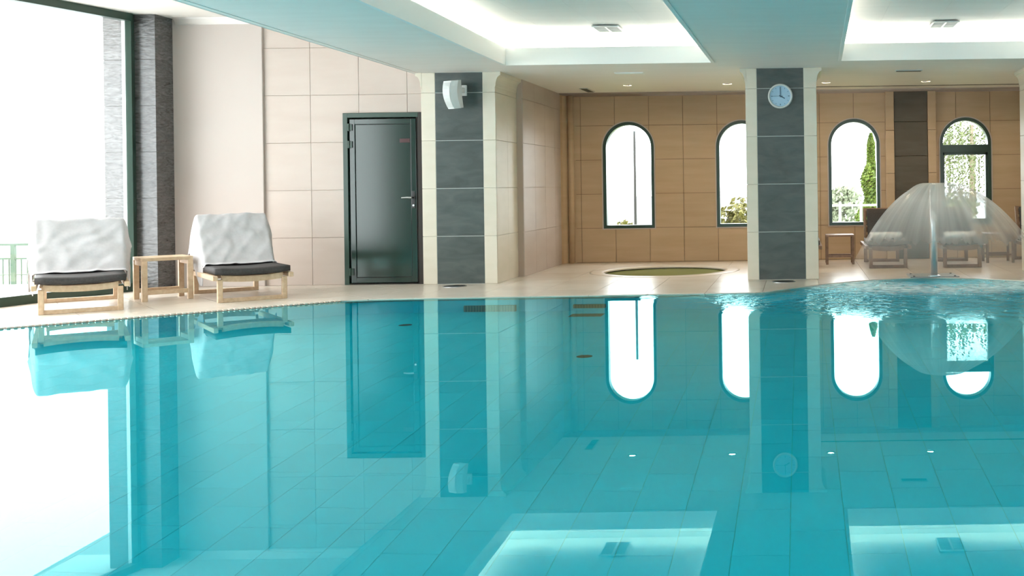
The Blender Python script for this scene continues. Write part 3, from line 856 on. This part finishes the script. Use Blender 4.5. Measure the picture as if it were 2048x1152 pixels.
# weeping trees in the fourth window
for i, (x, y, lab) in enumerate(((3.35, 25.0, 'weeping willow with long hanging strands, left in the fourth arched window'), (4.35, 26.5, 'weeping willow with long hanging strands, right in the fourth arched window'))):
    wt = empty('weeping_willow', (x, y, -.6)); tag(wt, lab, 'tree'); trunk(3.2, .10, wt)
    pts = []
    for _ in range(75):
        an = random.uniform(0, 2*PI); rr = .9*math.sqrt(random.random()); zt_ = 3.7-rr*.7+random.uniform(-.3, .2); ln = random.uniform(.8, 2.6)
        px_, py_ = math.cos(an)*rr, math.sin(an)*rr
        for k in range(int(ln/.045)):
            pts.append(((px_+random.gauss(0, .018), py_+random.gauss(0, .018), zt_-k*.045), random.uniform(.5, 1.1)))
    crown(pts, .05, M['leaf_willow'], wt, 'hanging_foliage')
blob_tree('garden_shrub', 3.4, 23, -.6, 1.55, .5, 1300, .06, M['leaf_willow'], 'rounded bush under the willows in the fourth arched window', 'shrub')
# white garden fence
gf = empty('garden_fence', (1.2, 21, -.6)); tag(gf, 'low white garden fence seen in the third arched window', 'fence')
for z in (1.33, .98):
    b = BM(); box(b, -.9, 1.4, -.02, .02, z-.02, z+.02); obj('rail', b, M['white_paint'], gf)
for k in range(6):
    b = BM(); box(b, -.85+k*.42, -.80+k*.42, -.03, .03, 0, 1.40 if k != 3 else 1.62); obj('post', b, M['white_paint'], gf)
# lamp post in the first window
lp = empty('garden_lamp_post', (-3.30, 21, -.6)); tag(lp, 'slim dark lamp post with a white globe in the first arched window', 'lamp')
b = BM(); tube(b, [(0, 0, 0), (0, 0, 1.4), (0, 0, 2.88)], [.035, .03, .024], 10); obj('post', b, M['black'], lp)
b = BM(); bmesh.ops.create_uvsphere(b, u_segments=16, v_segments=10, radius=.10)
for v in b.verts: v.co.z += 2.97
obj('globe', b, M['globe'], lp, True)
b = BM(); lathe(b, [(.07, 0), (.07, .08), (.04, .12)], 12); obj('foot', b, M['black'], lp)

# ------------------------------------------------------------------ loungers
def sag_box(w, l, h, sag=.018, nx=10, ny=6, bev=.02):
    """rounded cushion, centre lower than its sides"""
    bm = BM()
    def edge(t): return math.sqrt(max(0, 1-(2*abs(t-.5))**8))
    topv = []; botv = []
    for s, lst in ((1, topv), (-1, botv)):
        for j in range(ny+1):
            row = []
            for i in range(nx+1):
                u, v = i/nx, j/ny
                e = min(edge(u), edge(v)) if s > 0 else min(edge(u), edge(v))
                x = (u-.5)*w; y = v*l
                z = h/2 + s*h/2*(.74+.26*e) - sag*(1-(2*u-1)**2)
                row.append(bm.verts.new((x, y, z)))
            lst.append(row)
    for lst, fl in ((topv, 0), (botv, 1)):
        for j in range(ny):
            for i in range(nx):
                q = (lst[j][i], lst[j][i+1], lst[j+1][i+1], lst[j+1][i])
                bm.faces.new(q[::-1] if fl else q)
    per = lambda l: l[0] + [r[-1] for r in l[1:]] + l[-1][-2::-1] + [r[0] for r in l[-2:0:-1]]
    A, B = per(topv), per(botv)
    for k in range(len(A)): bm.faces.new((A[k], A[(k+1) % len(A)], B[(k+1) % len(A)], B[k]))
    return bm

def lounger(name, loc, rz, w, base, seat_y, back_l, back_ang, m_wood, m_cush, hs=.285, m_back=None):
    root = empty(name, loc, rz)
    wd = M[m_wood]; hw = w/2
    for sx_ in (-1, 1):
        for y in (.028, base-.028):
            b = BM(); box(b, sx_*hw-.024*sx_-.024, sx_*hw-.024*sx_+.024, y-.028, y+.028, 0, hs-.045, .004); obj('leg', b, wd, root)
        b = BM(); box(b, sx_*(hw+.03)-.022, sx_*(hw+.03)+.022, -.05, base+.03, hs-.05, hs, .005); obj('side_rail', b, wd, root)
    for y in (.028, base-.028):
        b = BM(); box(b, -hw+.045, hw-.045, y-.022, y+.022, 0, .042, .004); obj('runner', b, wd, root)
        b = BM(); n_ = 12                                      # curved apron
        pr = [(-hw+.04 + (w-.08)*k/n_, hs-.018*(1-(2*k/n_-1)**2)) for k in range(n_+1)] + [(hw-.04 - (w-.08)*k/n_, hs-.062-.018*(1-(2*k/n_-1)**2)) for k in range(n_+1)]
        prism(b, pr, 'y', y-.018, y+.018); obj('apron', b, wd, root)
    k = 0
    while .10+k*.11 < seat_y:
        b = BM(); box(b, -hw+.01, hw-.01, .08+k*.11, .15+k*.11, hs-.034, hs-.016); obj('slat', b, wd, root); k += 1
    b = sag_box(w+.05, seat_y+.06, .078); bmesh.ops.translate(b, vec=(0, -.03, hs+.004), verts=b.verts)
    obj('seat_cushion', b, M[m_cush], root, True)
    piv = Vector((0, seat_y+.02, hs+.015)); c, s = math.cos(back_ang), math.sin(back_ang)
    mt = Matrix(((1, 0, 0, 0), (0, c, -s, piv.y), (0, s, c, piv.z), (0, 0, 0, 1)))
    for sx_ in (-1, 1):
        b = BM(); box(b, sx_*(hw-.0)-.02, sx_*(hw-.0)+.02, 0, back_l, -.05, -.012, .004, mt); obj('back_rail', b, wd, root)
    b = BM(); box(b, -hw+.02, hw-.02, back_l-.05, back_l, -.05, -.012, .004, mt); obj('back_top_rail', b, wd, root)
    k = 0
    while .06+k*.12 < back_l-.08:
        b = BM(); box(b, -hw+.02, hw-.02, .04+k*.12, .11+k*.12, -.04, -.02, 0, mt); obj('back_slat', b, wd, root); k += 1
    b = sag_box(w+.02 if m_wood == 'wood' else w-.06, back_l-.0 if m_wood == 'wood' else back_l-.04, .07, .01)
    bmesh.ops.transform(b, matrix=mt @ Matrix.Translation((0, 0, -.008)), verts=b.verts)
    obj('back_cushion', b, M[m_back or m_cush], root, True)
    # prop behind the backrest
    tp = mt @ Vector((0, back_l*.6, -.05))
    b = BM(); bar(b, (-hw+.06, tp.y, tp.z), (-hw+.06, min(tp.y+.18, base-.02), hs-.03), .025, .025); obj('prop', b, wd, root)
    b = BM(); bar(b, (hw-.06, tp.y, tp.z), (hw-.06, min(tp.y+.18, base-.02), hs-.03), .025, .025); obj('prop', b, wd, root)
    return root, mt

def towel_over(name, root, mt, w, back_l, seat_lap, drop_back, seed, label, drops=(.26, .26), flare=0.06):
    """a cloth laid over a backrest: laps on to the seat, runs up the cushion, over the top and down behind; its sides hang"""
    t = .074
    inv = mt.inverted()
    path = []
    front = mt @ Vector((0, .02, t)); topf = mt @ Vector((0, back_l+.004, t)); topb = mt @ Vector((0, back_l+.02, -.055))
    n1, n2, n3, n4 = 5, 16, 4, 9
    zseat = front.z-.0
    for i in range(n1): path.append(Vector((0, front.y-seat_lap*(1-i/n1), zseat+.012*(i/n1))))
    for i in range(n2+1): path.append(front.lerp(topf, i/n2))
    for i in range(1, n3): path.append(topf.lerp(topb, i/n3) + Vector((0, 0, .018*math.sin(PI*i/n3))))
    for i in range(n4+1): path.append(topb + Vector((0, .02+.05*i/n4, -drop_back*i/n4)))
    hw = w/2; nx = 22; nd = 8
    bm = BM(); rows = []
    L_ = len(path)
    for j, p in enumerate(path):
        row = []
        hang = 0 if j < n1-1 else 1
        tt = min(1, max(0, (j-n1)/n2))
        for i in range(-nd, nx+nd+1):
            if 0 <= i <= nx:
                u = i/nx; q = Vector(((u-.5)*2*hw, p.y, p.z))
                dn = .010*noise.noise(Vector((u*4+seed, j*.18, seed))) + .016*max(0, 1-5*abs(noise.noise(Vector((u*4-tt*3+seed, tt*2+u*1.5, seed+2))))) + .010*max(0, 1-6*abs(noise.noise(Vector((u*2+tt*5, tt*7-u*2, seed+7)))))
                # soft creases radiating from the upper right
                cr = math.sin((u*11+j*.75)+seed*2)*.014*max(0, u-.35)*(1-abs(tt-.6))
                if j > n1: q += (mt.to_3x3() @ Vector((0, 0, 1)))*(dn+cr+.008)
                else: q.z += abs(dn)*.7+.006
            else:
                sgn = -1 if i < 0 else 1
                k = (-i if i < 0 else i-nx)/nd
                dlen = drops[0 if i < 0 else 1]*(1.0 if hang else .12)*(.55+.45*min(1, j/(n1+n2*.5)))
                dlen *= 1+.10*noise.noise(Vector((j*.3, seed, sgn)))
                q = Vector((sgn*(hw+.012*math.sin(min(1, k*2.5)*PI/2)+flare*k*tt), p.y, p.z-k*dlen+.006))
                q.x += sgn*.014*noise.noise(Vector((j*.5, k*2, seed+5)))
                q.y += .02*k*noise.noise(Vector((j*.4, k*1.5, seed+9)))
                q.z = max(q.z, .14)
            row.append(bm.verts.new(q))
        rows.append(row)
    for a, b in zip(rows, rows[1:]):
        for i in range(len(a)-1): bm.faces.new((a[i], a[i+1], b[i+1], b[i]))
    o = obj(name, bm, M['towel'], None, True)
    o.matrix_world = root.matrix_basis
    md = o.modifiers.new('sub', 'SUBSURF'); md.levels = 1; md.render_levels = 1
    md = o.modifiers.new('thick', 'SOLIDIFY'); md.thickness = .006; md.offset = 1
    tag(o, label, 'towel', 'towels over the pool loungers')
    return o

ang = math.radians(35.5)
def mid(a, b): return ((a[0]+b[0])/2, (a[1]+b[1])/2, 0)
rA, mA = lounger('sun_lounger', mid((-7.31, 10.05), (-6.74, 10.44)), math.radians(34.8), .69, 1.40, .66, .64, math.radians(58), 'wood', 'cushion')
tag(rA, 'pale wooden sun lounger with charcoal seat cushion, in front of the tall glass pane', 'lounger', 'sun loungers by the left pool edge')
towel_over('towel', rA, mA, .77, .64, .10, .5, 1.3, 'white towel draped over the lounger nearest the tall glass pane', (.34, .30), .05)
rB, mB = lounger('sun_lounger', mid((-6.10, 10.97), (-5.54, 11.33)), math.radians(39.5), .67, 1.36, .66, .69, math.radians(53), 'wood', 'cushion')
tag(rB, 'pale wooden sun lounger with charcoal seat cushion, between side table and green door', 'lounger', 'sun loungers by the left pool edge')
towel_over('towel', rB, mB, .70, .69, .10, .5, 4.7, 'white towel draped over the lounger between side table and green door', (.40, .24), .05)

def side_table(name, loc, rz, w, dpt, h, m_wood, leg=.05, top=.04, shelf=(.06, .10), label='', group=None):
    t = empty(name, loc, rz); tag(t, label, 'side table', group)
    wd = M[m_wood]
    for x in (-1, 1):
        for y in (-1, 1):
            b = BM(); cx, cy = x*(w/2-leg/2), y*(dpt/2-leg/2); box(b, cx-leg/2, cx+leg/2, cy-leg/2, cy+leg/2, 0, h-top, .003); obj('leg', b, wd, t)
    ns = 5
    for k in range(ns):
        y0 = -dpt/2+k*dpt/ns
        b = BM(); box(b, -w/2, w/2, y0+.003, y0+dpt/ns-.003, h-top, h, .004); obj('top_slat', b, wd, t)
    for y in (-1, 1):
        b = BM(); cy = y*(dpt/2-leg/2); box(b, -w/2+leg, w/2-leg, cy-leg*.35, cy+leg*.35, shelf[0], shelf[1], .003); obj('stretcher', b, wd, t)
    for x in (-1, 1):
        b = BM(); cx = x*(w/2-leg/2); box(b, cx-leg*.35, cx+leg*.35, -dpt/2+leg, dpt/2-leg, h-top-.05, h-top, .003); obj('apron', b, wd, t)
    return t
side_table('side_table', (-6.97, 11.47, 0), math.radians(43), .485, .45, .465, 'wood', .052, .036, (.07, .115), 'square pale wooden side table between the two white towelled loungers')

# loungers and tables along the window wall
backs = [((.925+1.457)/2, 14.33, 'dark wooden lounger with rolled towel, left of the fountain mast', True),
         ((1.913+2.48)/2, 14.27, 'dark wooden lounger with rolled towel, right of the fountain mast', True),
         (3.42, 14.45, 'dark wooden lounger with upright back, cut by the right edge of the photo', False),
         (-.02, 14.5, 'dark wooden lounger mostly hidden behind the clock pillar', False)]
for i, (x, y, lab, roll) in enumerate(backs):
    r, mt = lounger('sun_lounger', (x, y, 0), math.radians(0), .52, 1.22, .70, .52, math.radians(68), 'dark_wood', 'taupe', .31, 'cushion')
    tag(r, lab, 'lounger', 'dark wooden loungers before the window wall')
    if roll:
        tw = empty('rolled_towel', (x-.02, y+.10, .385)); 
        tag(tw, 'white rolled towel on the lounger left of the fountain mast' if i == 0 else 'white rolled towel on the lounger right of the fountain mast', 'towel', 'rolled towels on the back loungers')
        b = BM(); pts = []
        turns = 3.2; nn = 64; inner_ = []
        for k in range(nn+1):                                   # spiral cross section
            t = k/nn; an = t*turns*2*PI; rr = .012+.036*t
            pts.append((rr*math.cos(an), rr*math.sin(an)+.052))
        A = [b.verts.new((-.215, p[0], p[1])) for p in pts]; B = [b.verts.new((.215, p[0], p[1])) for p in pts]
        for k in range(nn): b.faces.new((A[k], A[k+1], B[k+1], B[k]))
        o = obj('terry_roll', b, M['white_terry'], tw, True)
        md = o.modifiers.new('thick', 'SOLIDIFY'); md.thickness = .010; md.offset = 0
side_table('side_table', (.565, 15.28, 0), 0, .41, .40, .425, 'dark_wood', .036, .026, (.10, .13), 'small dark side table just right of the clock pillar')
side_table('side_table', (2.85, 15.20, 0), 0, .40, .40, .42, 'dark_wood', .036, .026, (.10, .13), 'small dark side table seen through the right side of the water dome')

# ------------------------------------------------------------------ speaker and clock
sp = empty('wall_speaker', (-4.115, YP, 2.30)); tag(sp, 'white curved loudspeaker on the left slate pillar', 'speaker')
b = BM()
# tapering curved cabinet turned to the left; built in its own frame then rotated
secs = []
for k in range(9):
    t = k/8; z = -.165+.335*t; w0 = .085+.022*t; dp = .13-.02*(2*t-1)**2; yo = -.035*math.sin(t*PI*.9)
    secs.append([(-w0, -dp*.5+yo, z), (-w0*.55, -dp+yo-.012, z), (w0*.55, -dp+yo-.012, z), (w0, -dp*.5+yo, z), (w0*.72, .02+yo*.3, z), (-w0*.72, .02+yo*.3, z)])
rot_ = Matrix.Translation((-.01, -.13, 0)) @ Matrix.Rotation(math.radians(-24), 4, 'Z') @ Matrix.Rotation(math.radians(9), 4, 'X')
rings = [[b.verts.new(rot_ @ Vector(p)) for p in s] for s in secs]
for A, B in zip(rings, rings[1:]):
    for k in range(6): b.faces.new((A[k], A[(k+1) % 6], B[(k+1) % 6], B[k]))
b.faces.new(rings[0][::-1]); b.faces.new(rings[-1])
bmesh.ops.bevel(b, geom=b.edges[:], offset=.004, segments=1, affect='EDGES') if False else None
obj('cabinet', b, M['white_plastic'], sp)
b = BM()
for k in range(1, 8):
    t = k/8
g_ = []
for k in range(9):
    t = .05+.9*k/8; z = -.165+.335*t; w0 = (.085+.022*t)*.52; dp = .13-.02*(2*t-1)**2; yo = -.035*math.sin(t*PI*.9)
    g_.append([b.verts.new(rot_ @ Vector((-w0, -dp+yo-.017, z))), b.verts.new(rot_ @ Vector((w0, -dp+yo-.017, z)))])
for A, B in zip(g_, g_[1:]): b.faces.new((A[0], A[1], B[1], B[0]))
obj('grille', b, M['pale_grey'], sp)
b = BM(); box(b, .015, .075, -.035, 0, -.01, .12, .006); box(b, .0, .055, -.13, -.02, .02, .085, .006); obj('bracket', b, M['white_plastic'], sp)

ck = empty('wall_clock', (-.225, YP, 2.235)); tag(ck, 'round wall clock with pale blue face on the slate pillar', 'clock')
R = .152
b = BM(); lathe(b, [(R-.004, 0), (R, -.012), (R-.003, -.036), (R-.014, -.042), (R-.024, -.036), (R-.026, -.022)], 48, (0, 0, 0), 'y'); obj('rim', b, M['pale_grey'], ck, True)
b = BM(); lathe(b, [(R-.025, -.0225), (R-.025, -.026)], 48, (0, 0, 0), 'y'); face = obj('dial', b, M['clock_face'], ck)
for k in range(12):
    an = PI/2 - k*PI/6; l = .018 if k % 3 == 0 else .011
    c, s = math.cos(an), math.sin(an)
    b = BM(); bar(b, (c*.112, -.027, s*.112), (c*(.112-l), -.027, s*(.112-l)), .005 if k % 3 else .008, .002, 0, (0, 1, 0)); obj('hour_mark', b, M['clock_ink'], face)
for (hr, ln, wd_) in ((0, .10, .008), (3.95, .062, .012)):
    an = PI/2 - hr*PI/6; c, s = math.cos(an), math.sin(an)
    b = BM(); bar(b, (-c*.015, -.030, -s*.015), (c*ln, -.030, s*ln), wd_, .002, 0, (0, 1, 0)); obj('minute_hand' if hr == 0 else 'hour_hand', b, M['clock_ink'], ck)
b = BM(); bar(b, (.03, -.0325, 0), (-.11, -.0325, 0), .004, .0015, 0, (0, 1, 0)); obj('second_hand', b, M['clock_ink'], ck)
b = BM(); lathe(b, [(.009, -.026), (.009, -.035)], 14, (0, 0, 0), 'y'); obj('hub', b, M['clock_ink'], ck)

# ------------------------------------------------------------------ fountain
MX, MY = 1.63, 12.86
fn = empty('fountain_mast', (MX, MY, 0)); tag(fn, 'slim steel fountain mast on a dark plate at the curved pool edge', 'fountain')
b = BM(); box(b, -.30, .30, -.06, .42, 0, .012, .003); obj('base_plate', b, M['mid_grey'], fn)
b = BM(); lathe(b, [(.075, .01), (.075, .022), (.05, .03)], 24); obj('flange', b, M['steel'], fn)
b = BM(); tube(b, [(0, 0, .02), (0, 0, .6), (0, 0, 1.10)], .042, 20); obj('pipe', b, M['steel'], fn, True)
b = BM(); lathe(b, [(.042, 1.09), (.05, 1.10), (.06, 1.125), (.10, 1.135), (.105, 1.145), (.10, 1.152)], 28); obj('nozzle', b, M['steel'], fn, True)
for (x, y) in ((-.25, .36), (.25, .36), (.25, -.02), (-.25, -.02)):
    b = BM(); lathe(b, [(.014, .011), (.014, .02)], 10, (x, y, 0)); obj('bolt', b, M['black'], fn)

ms = bpy.data.materials.new('falling_water'); ms.use_nodes = True
ms.node_tree.nodes.clear()
out = N(ms, 'ShaderNodeOutputMaterial')
uv = N(ms, 'ShaderNodeUVMap')
mp = N(ms, 'ShaderNodeMapping'); mp.inputs['Scale'].default_value = (34, .8, 1); L(ms, uv.outputs[0], mp.inputs[0])
n1 = N(ms, 'ShaderNodeTexNoise', Scale=1.0, Detail=3); L(ms, mp.outputs[0], n1.inputs['Vector'])
mp2 = N(ms, 'ShaderNodeMapping'); mp2.inputs['Scale'].default_value = (8, 1.0, 1); L(ms, uv.outputs[0], mp2.inputs[0])
n2 = N(ms, 'ShaderNodeTexNoise', Scale=1.0, Detail=2); L(ms, mp2.outputs[0], n2.inputs['Vector'])
ad = N(ms, 'ShaderNodeMath', operation='ADD'); L(ms, n1.outputs[0], ad.inputs[0]); L(ms, n2.outputs[0], ad.inputs[1])
mr = N(ms, 'ShaderNodeMapRange'); mr.inputs['From Min'].default_value = .6; mr.inputs['From Max'].default_value = 1.4
mr.inputs['To Min'].default_value = .60; mr.inputs['To Max'].default_value = 1.0
L(ms, ad.outputs[0], mr.inputs['Value'])
sxy = N(ms, 'ShaderNodeSeparateXYZ'); L(ms, uv.outputs[0], sxy.inputs[0])
thin = N(ms, 'ShaderNodeMapRange'); thin.inputs['From Min'].default_value = .40; thin.inputs['From Max'].default_value = .97
thin.inputs['To Min'].default_value = 1.0; thin.inputs['To Max'].default_value = .0
L(ms, sxy.outputs['Y'], thin.inputs['Value'])
mu = N(ms, 'ShaderNodeMath', operation='MULTIPLY'); L(ms, mr.outputs[0], mu.inputs[0]); L(ms, thin.outputs[0], mu.inputs[1])
tr = N(ms, 'ShaderNodeBsdfTransparent')
df = N(ms, 'ShaderNodeBsdfDiffuse'); df.inputs['Color'].default_value = (.94, .91, .87, 1)
tl = N(ms, 'ShaderNodeBsdfTranslucent'); tl.inputs['Color'].default_value = (.94, .91, .87, 1)
gs = N(ms, 'ShaderNodeBsdfGlossy', Roughness=.25)
m1 = N(ms, 'ShaderNodeMixShader'); m1.inputs[0].default_value = .5; L(ms, df.outputs[0], m1.inputs[1]); L(ms, tl.outputs[0], m1.inputs[2])
m2 = N(ms, 'ShaderNodeMixShader'); m2.inputs[0].default_value = .12; L(ms, m1.outputs[0], m2.inputs[1]); L(ms, gs.outputs[0], m2.inputs[2])
m3 = N(ms, 'ShaderNodeMixShader'); L(ms, mu.outputs[0], m3.inputs[0]); L(ms, tr.outputs[0], m3.inputs[1]); L(ms, m2.outputs[0], m3.inputs[2])
L(ms, m3.outputs[0], out.inputs[0])
bm = BM(); uvl = bm.loops.layers.uv.new('UVMap')
NA, NR = 120, 26
ph0, ph1 = math.radians(183), math.radians(351)
grid = []
for i in range(NA+1):
    an = ph0+(ph1-ph0)*i/NA
    rm = 1.30*(1+.10*math.cos(an))*(1+.025*noise.noise(Vector((an*6, 0, 1)))) * (1 - .18*abs(math.sin(an)))
    col_ = []
    for j in range(NR+1):
        t = j/NR; r = .10+(rm-.10)*t
        z = 1.145+.02*math.sin(min(1, t*4)*PI)-1.165*(t**1.95)
        r *= 1+.012*noise.noise(Vector((an*14, t*1.5, 4)))*t
        col_.append((bm.verts.new((.06*1+r*math.cos(an), r*math.sin(an), z)), (i/NA, t)))
    grid.append(col_)
for A, B in zip(grid, grid[1:]):
    for j in range(NR):
        q = [A[j], B[j], B[j+1], A[j+1]]
        f = bm.faces.new([p[0] for p in q])
        for lp_, p in zip(f.loops, q): lp_[uvl].uv = p[1]
dome = obj('water_dome', bm, ms, None, True, loc=(MX, MY, 0))
tag(dome, 'domed curtain of falling water spraying from the fountain mast into the pool', 'water')
